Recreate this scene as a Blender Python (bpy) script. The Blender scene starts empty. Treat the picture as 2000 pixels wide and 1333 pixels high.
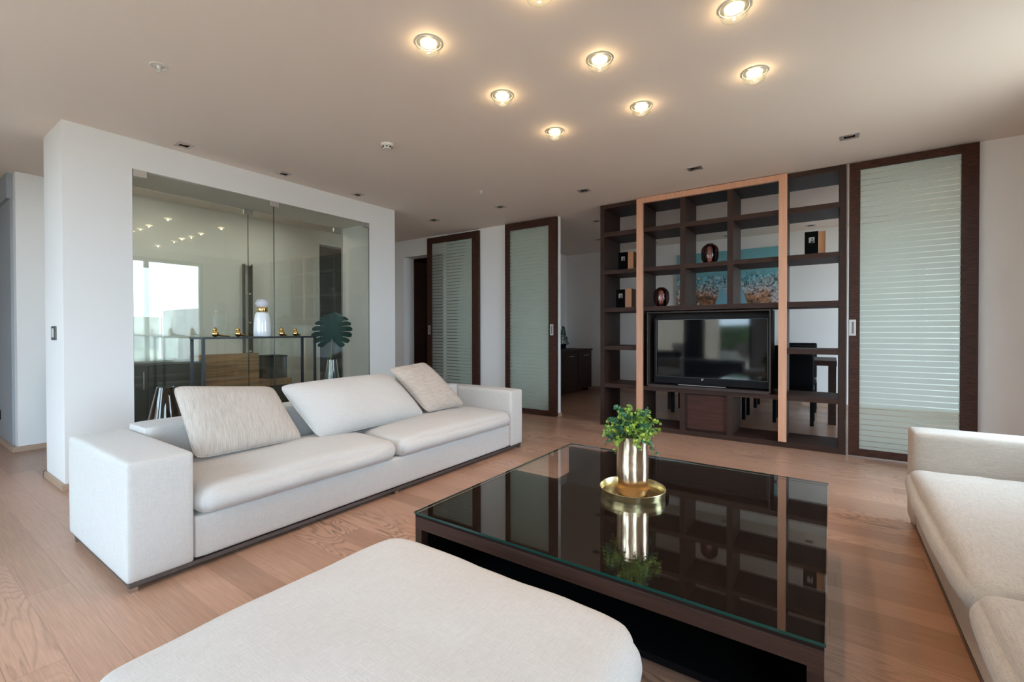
import bpy, bmesh, math, random
from mathutils import Vector, Matrix, noise

# ------------------------------------------------------------------ camera, world, exposure
S = bpy.context.scene
col = S.collection
cd = bpy.data.cameras.new('camera'); cam = bpy.data.objects.new('camera', cd); col.objects.link(cam)
YAW, PITCH, ROLL = math.radians(34.92), math.radians(0.529), math.radians(-0.096)
_f = Vector((-math.sin(YAW)*math.cos(PITCH), math.cos(YAW)*math.cos(PITCH), -math.sin(PITCH)))
_r = Vector((math.cos(YAW), math.sin(YAW), 0)); _u = _r.cross(_f)
r2 = _r*math.cos(ROLL)+_u*math.sin(ROLL); u2 = _u*math.cos(ROLL)-_r*math.sin(ROLL)
cam.matrix_world = Matrix(((r2.x, u2.x, -_f.x, 0), (r2.y, u2.y, -_f.y, 0), (r2.z, u2.z, -_f.z, 1.18), (0, 0, 0, 1)))
cd.sensor_width = 36; cd.lens = 36*891.03/2000; cd.shift_y = -11.53/2000; cd.clip_start = 0.02; cd.clip_end = 500
S.camera = cam
S.view_settings.view_transform = 'Standard'; S.view_settings.look = 'None'
S.view_settings.gamma = 1; S.view_settings.use_curve_mapping = False
S.view_settings.exposure = 0.50
W = bpy.data.worlds.new('sky'); S.world = W; W.use_nodes = True
bg = W.node_tree.nodes['Background']; bg.inputs[0].default_value = (0.63, 0.81, 1.0, 1); bg.inputs[1].default_value = 15
S.cycles.max_bounces = 14; S.cycles.diffuse_bounces = 7; S.cycles.glossy_bounces = 6
S.cycles.transparent_max_bounces = 24; S.cycles.transmission_bounces = 8
S.cycles.sample_clamp_indirect = 8; S.cycles.caustics_reflective = False; S.cycles.caustics_refractive = False
sl = bpy.data.lights.new('sun', 'SUN'); sun = bpy.data.objects.new('sun', sl); col.objects.link(sun)
sl.energy = 9; sl.angle = 0.01; sl.color = (1, .93, .82)
sun.rotation_euler = Vector((0.35, -0.55, -0.80)).to_track_quat('-Z', 'Y').to_euler()
H = 2.75

def portal(name, loc, direction, sx, sy, up='Y'):
    l = bpy.data.lights.new(name, 'AREA'); l.shape = 'RECTANGLE'; l.size = sx; l.size_y = sy
    l.cycles.is_portal = True
    o = bpy.data.objects.new(name, l); col.objects.link(o); o.location = loc
    o.rotation_euler = Vector(direction).to_track_quat('-Z', 'Z').to_euler()
portal('portal_rear', (-3.2, -2.02, 1.25), (0, 1, 0), 3.4, 2.5)
portal('portal_side', (1.46, -.95, 1.25), (-1, 0, 0), 1.8, 2.5)
portal('portal_right', (1.46, 3.44, 1.3), (-1, 0, 0), 1.4, 2.6)
portal('portal_dining', (2.75, 5.76, 1.3), (0, 1, 0), 2.3, 2.5)

# ------------------------------------------------------------------ helpers
rnd = random.Random(7)
def lin(r, g, b):
    f = lambda c: (c/255/12.92) if c <= 10 else ((c/255+.055)/1.055)**2.4
    return (f(r), f(g), f(b), 1)
def nodes(m):
    m.use_nodes = True; nt = m.node_tree; nt.nodes.clear(); return nt
def N(nt, t, **kw):
    n = nt.nodes.new(t)
    for k, v in kw.items():
        if k in n.inputs: n.inputs[k].default_value = v
        else: setattr(n, k, v)
    return n
def mat(name, color, rough=.5, metal=0, spec=.5, bump=None, tint=None, ior=1.5, coat=0):
    """principled; bump=(scale_vector, strength, distance); tint=(scale_vector, color2)"""
    m = bpy.data.materials.new(name); nt = nodes(m)
    o = N(nt, 'ShaderNodeOutputMaterial'); p = N(nt, 'ShaderNodeBsdfPrincipled')
    p.inputs['Base Color'].default_value = color; p.inputs['Roughness'].default_value = rough
    p.inputs['Metallic'].default_value = metal; p.inputs['IOR'].default_value = ior
    p.inputs['Specular IOR Level'].default_value = spec; p.inputs['Coat Weight'].default_value = coat
    nt.links.new(p.outputs[0], o.inputs[0])
    tc = N(nt, 'ShaderNodeTexCoord')
    if tint:
        mp = N(nt, 'ShaderNodeMapping'); mp.inputs['Scale'].default_value = tint[0]
        nz = N(nt, 'ShaderNodeTexNoise'); nz.inputs['Scale'].default_value = 1; nz.inputs['Detail'].default_value = 5
        mx = N(nt, 'ShaderNodeMix', data_type='RGBA'); mx.inputs[6].default_value = color; mx.inputs[7].default_value = tint[1]
        cr = N(nt, 'ShaderNodeMapRange'); cr.inputs[1].default_value = .38; cr.inputs[2].default_value = .62
        nt.links.new(tc.outputs['Object'], mp.inputs[0]); nt.links.new(mp.outputs[0], nz.inputs[0])
        nt.links.new(nz.outputs[0], cr.inputs[0]); nt.links.new(cr.outputs[0], mx.inputs[0]); nt.links.new(mx.outputs[2], p.inputs['Base Color'])
    if bump:
        mp2 = N(nt, 'ShaderNodeMapping'); mp2.inputs['Scale'].default_value = bump[0]
        nz2 = N(nt, 'ShaderNodeTexNoise'); nz2.inputs['Scale'].default_value = 1; nz2.inputs['Detail'].default_value = 3
        bp = N(nt, 'ShaderNodeBump'); bp.inputs['Strength'].default_value = bump[1]; bp.inputs['Distance'].default_value = bump[2]
        nt.links.new(tc.outputs['Object'], mp2.inputs[0]); nt.links.new(mp2.outputs[0], nz2.inputs[0])
        nt.links.new(nz2.outputs[0], bp.inputs['Height']); nt.links.new(bp.outputs[0], p.inputs['Normal'])
    return m
def fabric(name, c1, c2, sc=1.0, axis=None):
    """woven linen: crossed fine noise threads, colour variation and bump; axis stretches threads"""
    m = bpy.data.materials.new(name); nt = nodes(m)
    o = N(nt, 'ShaderNodeOutputMaterial'); p = N(nt, 'ShaderNodeBsdfPrincipled'); p.inputs['Roughness'].default_value = .9
    p.inputs['Specular IOR Level'].default_value = .2; p.inputs['Sheen Weight'].default_value = .15
    nt.links.new(p.outputs[0], o.inputs[0]); tc = N(nt, 'ShaderNodeTexCoord'); hs = []
    sets = [(420, 25, 420), (25, 420, 420), (420, 420, 25)] if axis is None else axis
    for s in sets:
        mp = N(nt, 'ShaderNodeMapping'); mp.inputs['Scale'].default_value = [q*sc for q in s]
        nz = N(nt, 'ShaderNodeTexNoise'); nz.inputs['Scale'].default_value = 1; nz.inputs['Detail'].default_value = 2
        nt.links.new(tc.outputs['Object'], mp.inputs[0]); nt.links.new(mp.outputs[0], nz.inputs[0]); hs.append(nz.outputs[0])
    a = hs[0]
    for h in hs[1:]:
        ad = N(nt, 'ShaderNodeMath', operation='ADD'); nt.links.new(a, ad.inputs[0]); nt.links.new(h, ad.inputs[1]); a = ad.outputs[0]
    dv = N(nt, 'ShaderNodeMath', operation='DIVIDE'); dv.inputs[1].default_value = len(hs); nt.links.new(a, dv.inputs[0])
    mr = N(nt, 'ShaderNodeMapRange'); mr.inputs[1].default_value = .38; mr.inputs[2].default_value = .62; nt.links.new(dv.outputs[0], mr.inputs[0])
    mx = N(nt, 'ShaderNodeMix', data_type='RGBA'); mx.inputs[6].default_value = c1; mx.inputs[7].default_value = c2
    nt.links.new(mr.outputs[0], mx.inputs[0]); nt.links.new(mx.outputs[2], p.inputs['Base Color'])
    bp = N(nt, 'ShaderNodeBump'); bp.inputs['Strength'].default_value = .35; bp.inputs['Distance'].default_value = .002
    nt.links.new(dv.outputs[0], bp.inputs['Height']); nt.links.new(bp.outputs[0], p.inputs['Normal'])
    return m
def glass(name, tint=(1, 1, 1, 1), ior=1.5, rough=0.0, refl=(1, 1, 1, 1)):
    m = bpy.data.materials.new(name); nt = nodes(m)
    o = N(nt, 'ShaderNodeOutputMaterial'); t = N(nt, 'ShaderNodeBsdfTransparent'); g = N(nt, 'ShaderNodeBsdfGlossy')
    t.inputs[0].default_value = tint; g.inputs['Roughness'].default_value = rough; g.inputs[0].default_value = refl
    fr = N(nt, 'ShaderNodeFresnel'); fr.inputs[0].default_value = ior; geo = N(nt, 'ShaderNodeNewGeometry')
    # the far face of the slab reflects like the near one: same outside-to-glass Fresnel on both faces
    sg = N(nt, 'ShaderNodeMapRange'); sg.inputs[1].default_value = 0; sg.inputs[2].default_value = 1; sg.inputs[3].default_value = ior; sg.inputs[4].default_value = 1/ior
    nt.links.new(geo.outputs['Backfacing'], sg.inputs[0]); nt.links.new(sg.outputs[0], fr.inputs[0])
    mx = N(nt, 'ShaderNodeMixShader'); nt.links.new(fr.outputs[0], mx.inputs[0]); nt.links.new(t.outputs[0], mx.inputs[1]); nt.links.new(g.outputs[0], mx.inputs[2])
    nt.links.new(mx.outputs[0], o.inputs[0]); return m
def emit(name, c, s):
    m = bpy.data.materials.new(name); nt = nodes(m); o = N(nt, 'ShaderNodeOutputMaterial'); e = N(nt, 'ShaderNodeEmission')
    e.inputs[0].default_value = c; e.inputs[1].default_value = s; nt.links.new(e.outputs[0], o.inputs[0]); return m

def box(bm, x0, x1, y0, y1, z0, z1, bev=0, seg=2, mi=0):
    v = [bm.verts.new((x, y, z)) for x in (x0, x1) for y in (y0, y1) for z in (z0, z1)]
    F = [(0, 1, 3, 2), (4, 6, 7, 5), (0, 4, 5, 1), (2, 3, 7, 6), (0, 2, 6, 4), (1, 5, 7, 3)]
    fs = [bm.faces.new([v[i] for i in f]) for f in F]
    for f in fs: f.material_index = mi
    if bev:
        es = list({e for f in fs for e in f.edges})
        bmesh.ops.bevel(bm, geom=es, offset=bev, segments=seg, profile=.5, affect='EDGES')
    return fs
def B(*boxes, bev=0, seg=2):
    bm = bmesh.new()
    for b in boxes: box(bm, *b[:6], bev=(b[6] if len(b) > 6 else bev), seg=seg)
    return bm
def lathe(bm, prof, c=(0, 0, 0), n=32, ax='Z', mi=0, sx=1, sy=1, loop=False):
    rings = []
    for r, z in prof:
        ring = []
        for i in range(n):
            a = 2*math.pi*i/n; x, y = r*math.cos(a)*sx, r*math.sin(a)*sy
            p = (x, y, z) if ax == 'Z' else ((z, x, y) if ax == 'X' else (x, z, y))
            ring.append(bm.verts.new((p[0]+c[0], p[1]+c[1], p[2]+c[2])))
        rings.append(ring)
    for a, b in zip(rings, rings[1:]):
        for i in range(n):
            f = bm.faces.new((a[i], a[(i+1) % n], b[(i+1) % n], b[i])); f.smooth = True; f.material_index = mi
    if loop:
        for i in range(n): f = bm.faces.new((rings[-1][i], rings[-1][(i+1) % n], rings[0][(i+1) % n], rings[0][i])); f.smooth = True
        return bm
    for ring, rev in ((rings[0], True), (rings[-1], False)):
        if prof[0 if rev else -1][0] > 1e-4:
            f = bm.faces.new(ring[::-1] if rev else ring); f.material_index = mi
    return bm
def tube(bm, pts, r, n=8, r1=None):
    pts = [Vector(p) for p in pts]; rings = []
    for i, p in enumerate(pts):
        d = (pts[min(i+1, len(pts)-1)]-pts[max(i-1, 0)]).normalized()
        a = d.cross(Vector((0, 0, 1)) if abs(d.z) < .9 else Vector((1, 0, 0))).normalized(); b = d.cross(a)
        rr = r if r1 is None else r+(r1-r)*i/(len(pts)-1)
        rings.append([bm.verts.new(p+(a*math.cos(2*math.pi*k/n)+b*math.sin(2*math.pi*k/n))*rr) for k in range(n)])
    for a, b in zip(rings, rings[1:]):
        for k in range(n):
            f = bm.faces.new((a[k], a[(k+1) % n], b[(k+1) % n], b[k])); f.smooth = True
    bm.faces.new(rings[0][::-1]); bm.faces.new(rings[-1]); return bm
def obj(name, bm, m, parent=None, smooth=False, off=None):
    me = bpy.data.meshes.new(name); bmesh.ops.recalc_face_normals(bm, faces=bm.faces)
    for e in bm.edges:
        if len(e.link_faces) == 2 and e.calc_face_angle(0) > .75: e.smooth = False
    if parent is not None:
        o0 = parent
        loc = Vector((0, 0, 0))
        while o0 is not None: loc += o0.location; o0 = o0.parent
        bmesh.ops.translate(bm, verts=bm.verts, vec=-loc)
    elif off is not None: bmesh.ops.translate(bm, verts=bm.verts, vec=-Vector(off))
    bm.to_mesh(me); bm.free()
    if smooth:
        for p in me.polygons: p.use_smooth = True
    for x in (m if isinstance(m, (list, tuple)) else [m]): me.materials.append(x)
    o = bpy.data.objects.new(name, me); col.objects.link(o); o.parent = parent
    if off is not None and parent is None: o.location = off
    return o
def tag(o, label, cat=None, group=None, kind=None):
    o['label'] = label
    if cat: o['category'] = cat
    if group: o['group'] = group
    if kind: o['kind'] = kind
    return o
def thing(name, label, cat, loc=(0, 0, 0), group=None, kind=None):
    o = bpy.data.objects.new(name, None); col.objects.link(o); o.location = loc; o.empty_display_size = .1
    return tag(o, label, cat, group, kind)
def copy_tree(src, delta, label=None, parent=None):
    c = src.copy(); col.objects.link(c)
    if parent is None: c.location = Vector(src.location)+Vector(delta)
    else: c.parent = parent
    if label: c['label'] = label
    for ch in list(src.children): copy_tree(ch, None, None, c)
    return c
def nz(x, y, z, s=1): return noise.noise(Vector((x*s, y*s, z*s)))

# ------------------------------------------------------------------ materials
M = {}
M['wall'] = mat('white_plaster', (.75, .72, .70, 1), .75, bump=((30, 30, 30), .03, .002))
M['ceil'] = mat('ceiling_paint', (.77, .675, .61, 1), .8)
M['greywall'] = mat('grey_paint', (.30, .31, .32, 1), .7)
M['dark'] = mat('wenge', (.040, .019, .0135, 1), .5, spec=.2, tint=((4, 4, 60), (.030, .014, .010, 1)), bump=((4, 4, 160), .15, .001))
M['darkh'] = mat('wenge_horizontal', (.048, .021, .015, 1), .5, spec=.2, tint=((3, 60, 60), (.030, .015, .011, 1)), bump=((3, 160, 160), .15, .001))
M['doorw'] = mat('mahogany_stain', (.062, .022, .013, 1), .5, spec=.2, tint=((14, 14, 70), (.030, .012, .008, 1)), bump=((8, 8, 180), .15, .001))
M['base'] = mat('oak_skirting', (.40, .27, .19, 1), .5)
M['copper'] = mat('copper_lacquered_wood', (.62, .32, .20, 1), .42, tint=((60, 60, 2), (.55, .28, .175, 1)))
M['black'] = mat('black_satin', (.005, .005, .006, 1), .45, spec=.10)
M['blackm'] = mat('black_metal', (.012, .014, .015, 1), .35, metal=.3)
M['screen'] = mat('tv_glass', (.004, .004, .005, 1), .05, ior=1.45)
M['chrome'] = mat('brushed_steel', (.55, .54, .53, 1), .25, metal=1)
M['steel'] = mat('satin_nickel', (.50, .47, .45, 1), .35, metal=.7)
M['brass'] = mat('polished_brass', (.80, .56, .22, 1), .12, metal=1)
M['brassh'] = mat('hammered_brass', (.80, .60, .42, 1), .20, metal=1, bump=((40, 40, 14), .5, .004))
M['brasst'] = mat('antique_brass_tray', (.60, .50, .28, 1), .24, metal=1, bump=((25, 25, 25), .12, .003))
M['sofa'] = fabric('ivory_linen', (.555, .533, .515, 1), (.465, .445, .428, 1))
M['sofa_shaded'] = fabric('ivory_linen_shaded', (.45, .395, .34, 1), (.36, .315, .27, 1), 1, [(300, 20, 300), (20, 300, 300)])  # same linen with the right sofa's shade put into a darker, warmer colour
M['pillow'] = fabric('beige_slub', (.52, .465, .415, 1), (.37, .32, .28, 1), 1, [(5, 340, 11), (5, 520, 22)])
M['pillow2'] = fabric('beige_slub_cross', (.53, .46, .40, 1), (.37, .31, .27, 1), 1, [(5, 12, 340), (5, 22, 520)])
M['glassp'] = glass('partition_glass', (.93, .95, .92, 1), 1.55)
M['glassw'] = glass('window_glass', (.93, .95, .94, 1), 1.5)
M['clear'] = glass('clear_crystal', (.93, .97, .95, 1), 1.5)
M['smoke'] = glass('smoked_glass', (.74, .69, .65, 1), 1.42)
M['smoked'] = glass('dark_bronze_glass', (.38, .27, .26, 1), 1.6, .05)
M['rose'] = mat('rose_metal', (.80, .50, .44, 1), .25, metal=1)
M['opal'] = mat('opal_glass', (.74, .76, .79, 1), .12, coat=.6)
M['clearball'] = mat('cloudy_glass', (.70, .70, .76, 1), .08, coat=.5); M['clearball'].node_tree.nodes['Principled BSDF'].inputs['Alpha'].default_value = .55
M['leaf'] = mat('leaf_green', (.14, .30, .05, 1), .5, tint=((22, 22, 22), (.36, .46, .06, 1)))
M['leafd'] = mat('leaf_blue_green', (.04, .15, .075, 1), .5)
M['monst'] = mat('monstera_green', (.006, .024, .018, 1), .3, tint=((8, 8, 8), (.010, .038, .028, 1)))
M['stem'] = mat('stem_green', (.10, .14, .04, 1), .5)
M['wplastic'] = mat('white_plastic', (.66, .63, .58, 1), .4)
M['oak'] = mat('oak_furniture', (.50, .27, .13, 1), .45, tint=((3, 3, 40), (.28, .15, .08, 1)))
M['credenza'] = mat('dark_oak_credenza', (.035, .028, .025, 1), .4, tint=((3, 3, 60), (.018, .015, .014, 1)))
M['deck'] = mat('terrace_tile', (.50, .42, .34, 1), .6)
M['hedge'] = mat('hedge_leaves', (.07, .12, .03, 1), .7, tint=((9, 9, 9), (.03, .06, .015, 1)), bump=((12, 12, 12), 1, .08))
M['wicker'] = mat('brown_wicker', (.10, .065, .05, 1), .6, bump=((60, 60, 60), .6, .01))
M['city'] = mat('pale_render', (.55, .52, .48, 1), .8, tint=((.7, .7, .7), (.35, .33, .31, 1)))
M['ground'] = mat('far_ground', (.22, .22, .18, 1), .9)
M['orangew'] = mat('orange_oak_block', (.50, .22, .09, 1), .4)
M['photoframe'] = mat('black_card', (.005, .005, .005, 1), .8, spec=.03)
M['hallw'] = mat('hall_dark_wood', (.055, .022, .013, 1), .4, tint=((3, 3, 50), (.035, .014, .009, 1)))
M['bulb'] = emit('halogen_glow', (1, .74, .45, 1), 7)
M['led'] = emit('niche_led', (1, .6, .4, 1), 14)
M['charcoal'] = fabric('charcoal_weave', (.022, .022, .025, 1), (.012, .012, .014, 1))
M['pedge'] = mat('grey_green_glass_edge', (.05, .075, .06, 1), .2)
M['plinth'] = mat('dark_steel_plinth', (.16, .15, .15, 1), .4, metal=.8)
M['edge'] = mat('green_glass_edge', (.003, .035, .027, 1), .2, ior=1.4)

def wood_floor():
    m = bpy.data.materials.new('oak_plank_floor'); nt = nodes(m); L = nt.links.new
    o = N(nt, 'ShaderNodeOutputMaterial'); p = N(nt, 'ShaderNodeBsdfPrincipled'); L(p.outputs[0], o.inputs[0])
    tc = N(nt, 'ShaderNodeTexCoord'); sp = N(nt, 'ShaderNodeSeparateXYZ'); L(tc.outputs['Object'], sp.inputs[0])
    w = .143
    def mth(op, a, b=None):
        n = N(nt, 'ShaderNodeMath', operation=op)
        for i, q in enumerate((a, b)):
            if q is None: continue
            if isinstance(q, (int, float)): n.inputs[i].default_value = q
            else: L(q, n.inputs[i])
        return n.outputs[0]
    yy = mth('DIVIDE', mth('ADD', sp.outputs[1], 10*w+.012), w); row = mth('FLOOR', yy); fy = mth('FRACT', yy)
    wn = N(nt, 'ShaderNodeTexWhiteNoise', noise_dimensions='1D'); L(row, wn.inputs['W'])
    xx = mth('DIVIDE', mth('ADD', sp.outputs[0], mth('MULTIPLY', wn.outputs[0], 7.3)), 1.45); cx = mth('FLOOR', xx); fx = mth('FRACT', xx)
    cb = N(nt, 'ShaderNodeCombineXYZ'); L(row, cb.inputs[0]); L(cx, cb.inputs[1])
    wn2 = N(nt, 'ShaderNodeTexWhiteNoise', noise_dimensions='3D'); L(cb.outputs[0], wn2.inputs['Vector'])
    # grain coordinates shifted per plank
    vm = N(nt, 'ShaderNodeVectorMath', operation='MULTIPLY_ADD'); L(wn2.outputs['Color'], vm.inputs[0]); vm.inputs[1].default_value = (13, 13, 13); L(tc.outputs['Object'], vm.inputs[2])
    mp = N(nt, 'ShaderNodeMapping'); mp.inputs['Scale'].default_value = (.9, 6.5, 1); L(vm.outputs[0], mp.inputs[0])
    n1 = N(nt, 'ShaderNodeTexNoise'); n1.inputs['Scale'].default_value = 1; n1.inputs['Detail'].default_value = 2; n1.inputs['Distortion'].default_value = .6; L(mp.outputs[0], n1.inputs[0])
    # cathedral rings: bands of the noise field
    ring = mth('SINE', mth('MULTIPLY', n1.outputs[0], 150)); ring = mth('MULTIPLY', mth('ADD', ring, 1), .5)
    cath = N(nt, 'ShaderNodeMapRange'); cath.inputs[1].default_value = .55; cath.inputs[2].default_value = .85; L(wn2.outputs[0], cath.inputs[0])
    mp3 = N(nt, 'ShaderNodeMapping'); mp3.inputs['Scale'].default_value = (6, 190, 1); L(vm.outputs[0], mp3.inputs[0])
    n3 = N(nt, 'ShaderNodeTexNoise'); n3.inputs['Scale'].default_value = 1; n3.inputs['Detail'].default_value = 4; L(mp3.outputs[0], n3.inputs[0])
    grain = mth('SUBTRACT', mth('MULTIPLY', n3.outputs[0], .8), .4)
    rg = mth('MULTIPLY', mth('MULTIPLY', mth('POWER', ring, 3), cath.outputs[0]), -.55)
    tone = mth('MULTIPLY', mth('SUBTRACT', wn2.outputs[0], .5), .30)
    v = mth('ADD', mth('ADD', mth('ADD', .95, tone), mth('MULTIPLY', grain, .75)), rg)
    gapy = mth('LESS_THAN', mth('ABSOLUTE', mth('SUBTRACT', fy, .5)), .4925); gapx = mth('LESS_THAN', mth('ABSOLUTE', mth('SUBTRACT', fx, .5)), .4990)
    gap = mth('MULTIPLY', gapy, gapx); v = mth('MULTIPLY', v, mth('ADD', mth('MULTIPLY', gap, .35), .65))
    mx = N(nt, 'ShaderNodeMix', data_type='RGBA', blend_type='MULTIPLY'); mx.inputs[0].default_value = 1
    hue = N(nt, 'ShaderNodeMix', data_type='RGBA'); hue.inputs[6].default_value = FLOOR_A; hue.inputs[7].default_value = FLOOR_B; L(wn2.outputs[0], hue.inputs[0])
    L(hue.outputs[2], mx.inputs[6]); cc = N(nt, 'ShaderNodeCombineColor'); [L(v, cc.inputs[i]) for i in range(3)]; L(cc.outputs[0], mx.inputs[7])
    L(mx.outputs[2], p.inputs['Base Color']); p.inputs['Roughness'].default_value = .33; p.inputs['Specular IOR Level'].default_value = .6
    bp = N(nt, 'ShaderNodeBump'); bp.inputs['Strength'].default_value = .18; bp.inputs['Distance'].default_value = .003
    L(mth('ADD', mth('MULTIPLY', gap, .6), mth('MULTIPLY', n3.outputs[0], .35)), bp.inputs['Height']); L(bp.outputs[0], p.inputs['Normal'])
    return m
FLOOR_A = (.40, .225, .150, 1); FLOOR_B = (.47, .280, .195, 1)
M['floor'] = wood_floor()

def striped_frost(pitch=.0503, gap=.0075, z0=0.0):
    m = bpy.data.materials.new('striped_frosted_glass'); nt = nodes(m); L = nt.links.new
    o = N(nt, 'ShaderNodeOutputMaterial'); tc = N(nt, 'ShaderNodeTexCoord'); sp = N(nt, 'ShaderNodeSeparateXYZ'); L(tc.outputs['Object'], sp.inputs[0])
    d = N(nt, 'ShaderNodeMath', operation='DIVIDE'); L(sp.outputs[2], d.inputs[0]); d.inputs[1].default_value = pitch
    fr = N(nt, 'ShaderNodeMath', operation='FRACT'); L(d.outputs[0], fr.inputs[0])
    lt = N(nt, 'ShaderNodeMath', operation='LESS_THAN'); L(fr.outputs[0], lt.inputs[0]); lt.inputs[1].default_value = gap/pitch
    df = N(nt, 'ShaderNodeBsdfDiffuse'); df.inputs[0].default_value = (.70, .74, .68, 1)
    tl = N(nt, 'ShaderNodeBsdfTranslucent'); tl.inputs[0].default_value = (.88, .93, .88, 1)
    m0 = N(nt, 'ShaderNodeMixShader'); m0.inputs[0].default_value = .5; L(df.outputs[0], m0.inputs[1]); L(tl.outputs[0], m0.inputs[2])
    tp = N(nt, 'ShaderNodeBsdfTransparent'); tp.inputs[0].default_value = (.90, .95, .90, 1)
    m1 = N(nt, 'ShaderNodeMixShader'); m1.inputs[0].default_value = .50; L(m0.outputs[0], m1.inputs[1]); L(tp.outputs[0], m1.inputs[2])
    gl = N(nt, 'ShaderNodeBsdfGlossy'); gl.inputs['Roughness'].default_value = .25
    f1 = N(nt, 'ShaderNodeFresnel'); f1.inputs[0].default_value = 1.25
    m2 = N(nt, 'ShaderNodeMixShader'); L(f1.outputs[0], m2.inputs[0]); L(m1.outputs[0], m2.inputs[1]); L(gl.outputs[0], m2.inputs[2])
    tr = N(nt, 'ShaderNodeBsdfTransparent'); tr.inputs[0].default_value = (.88, .93, .90, 1)
    g2 = N(nt, 'ShaderNodeBsdfGlossy'); g2.inputs['Roughness'].default_value = 0
    f2 = N(nt, 'ShaderNodeFresnel'); f2.inputs[0].default_value = 1.5
    m3 = N(nt, 'ShaderNodeMixShader'); L(f2.outputs[0], m3.inputs[0]); L(tr.outputs[0], m3.inputs[1]); L(g2.outputs[0], m3.inputs[2])
    mm = N(nt, 'ShaderNodeMixShader'); L(lt.outputs[0], mm.inputs[0]); L(m2.outputs[0], mm.inputs[1]); L(m3.outputs[0], mm.inputs[2])
    L(mm.outputs[0], o.inputs[0]); return m
M['frost'] = striped_frost()

M['ttop'] = mat('dark_stained_board', (.016, .010, .008, 1), .8, spec=.04)
M['tglass'] = glass('table_glass', (.95, .955, .945, 1), 1.6)

# ------------------------------------------------------------------ the setting
def struct(name, bm, m, label, off=None):
    return tag(obj(name, bm, m, None, off=off), label, name.split('_')[0], kind='structure')
struct('floor', B((-9.2, 1.5, -2.05, 5.72, -.1, 0), (-9.2, 4.1, 5.72, 8.7, -.1, 0)), M['floor'], 'oak plank floor running through the living and dining rooms')

lamps = [(-1.80, 1.79), (-1.80, 2.47), (-1.785, 3.15), (-1.10, 1.80), (-1.10, 2.465), (-1.09, 3.145), (-.39, 1.80), (-.39, 2.45), (-.385, 3.13)]
squares = [(-4.472, 1.585), (-4.472, 2.44), (-4.462, 3.294), (-4.60, 4.67), (-3.43, 4.66), (-2.265, 4.655), (-1.08, 4.645), (.12, 4.61)]
dsq = [(-2.75, 6.05), (-3.27, 7.3), (-2.58, 8.18), (-1.42, 8.25), (-.25, 8.17)]
SQ, SR = .052, .042
holes = [(x-SQ, x+SQ, y-SR, y+SR) for x, y in squares+dsq]
bm = bmesh.new()
xs = sorted({-9.2, 4.1}|{1.5}|{h[0] for h in holes}|{h[1] for h in holes}); ys = sorted({-2.15, 5.6, 8.7}|{h[2] for h in holes}|{h[3] for h in holes})
vv = {}
def gv(x, y):
    if (x, y) not in vv: vv[(x, y)] = bm.verts.new((x, y, H))
    return vv[(x, y)]
for a, b in zip(xs, xs[1:]):
    for c, d in zip(ys, ys[1:]):
        mxx, myy = (a+b)/2, (c+d)/2
        if mxx > 1.5 and myy < 5.6: continue
        if any(h[0] < mxx < h[1] and h[2] < myy < h[3] for h in holes): continue
        bm.faces.new((gv(a, c), gv(a, d), gv(b, d), gv(b, c)))
box(bm, -9.2, 1.5, -2.15, 8.7, 2.90, 3.0); box(bm, 1.5, 4.1, 5.6, 8.7, 2.90, 3.0)
struct('ceiling', bm, M['ceil'], 'smooth pale ceiling over the whole apartment')

# glass-fronted partition block
struct('wall_partition', B((-5.23, -4.66, .87, 1.284, 0, H), (-5.23, -4.66, 3.611, 4.01, 0, H), (-5.23, -4.66, 1.284, 3.611, 2.507, H)), M['wall'],
       'thick white wall block framing the clear glass partition behind the left sofa')
struct('wall_west', B((-6.68, -6.55, .89, 4.13, 0, H), (-6.68, -6.55, 4.13, 5.2, 2.54, H), (-6.68, -6.55, 5.2, 5.45, 0, H)), M['wall'], 'white corridor wall beyond the glass partition')
struct('wall_hall', B((-9.2, -6.68, .87, .95, 0, 2.50), (-9.2, -6.66, .845, .95, 2.50, H)), M['greywall'], 'grey wall at the far left edge, under a white beam')
struct('wall_back', B((-6.68, -6.10, 5.45, 5.68, 0, H), (-6.10, -5.17, 5.45, 5.68, 2.46, H), (-5.17, -3.058, 5.485, 5.555, 0, H), (-5.17, -5.10, 5.45, 5.49, 0, H), (.995, 1.5, 5.37, 5.85, 0, H),
                      (.985, .995, 5.40, 5.85, 0, H), (.1185, .128, 5.36, 5.84, 0, H)), M['wall'], 'white wall at the back of the living room, between the sliding doors')
struct('wall_dining', B((-4.66, -4.53, 5.56, 8.5, 0, H), (-4.66, 4.1, 8.5, 8.62, 0, H), (4.0, 4.12, 5.85, 8.5, 0, H)), M['wall'], 'white walls of the dining room beyond the bookcase')
struct('wall_right', B((1.38, 1.5, 4.13, 5.37, 0, H), (1.38, 1.5, -2.05, -1.85, 0, H), (1.38, 1.5, -1.85, -.05, 2.5, H), (1.38, 1.5, -.05, 2.75, 0, H), (1.38, 1.5, 2.75, 4.13, 2.6, H), (1.5, 1.62, 5.72, 5.85, 0, H), (3.88, 4.12, 5.72, 5.85, 0, H), (1.62, 3.88, 5.72, 5.85, 2.5, H)), M['wall'], 'white wall round the terrace window behind the right sofa')
struct('wall_rear', B((-9.2, -4.8, -2.1, -1.98, 0, H), (-1.6, 1.5, -2.1, -1.98, 0, H), (-4.8, -1.6, -2.1, -1.98, 2.5, H)), M['wall'], 'white wall round the terrace glazing behind the camera')
struct('wall_left', B((-9.25, -9.13, -2.1, .95, 0, H)), M['wall'], 'white end wall of the side passage')
struct('wall_study', B((-9.2, -6.68, 5.2, 5.32, 0, H), (-7.9, -7.78, .95, 5.2, 0, H)), M['credenza'], 'dark panelled room behind the corridor doorway')
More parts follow.
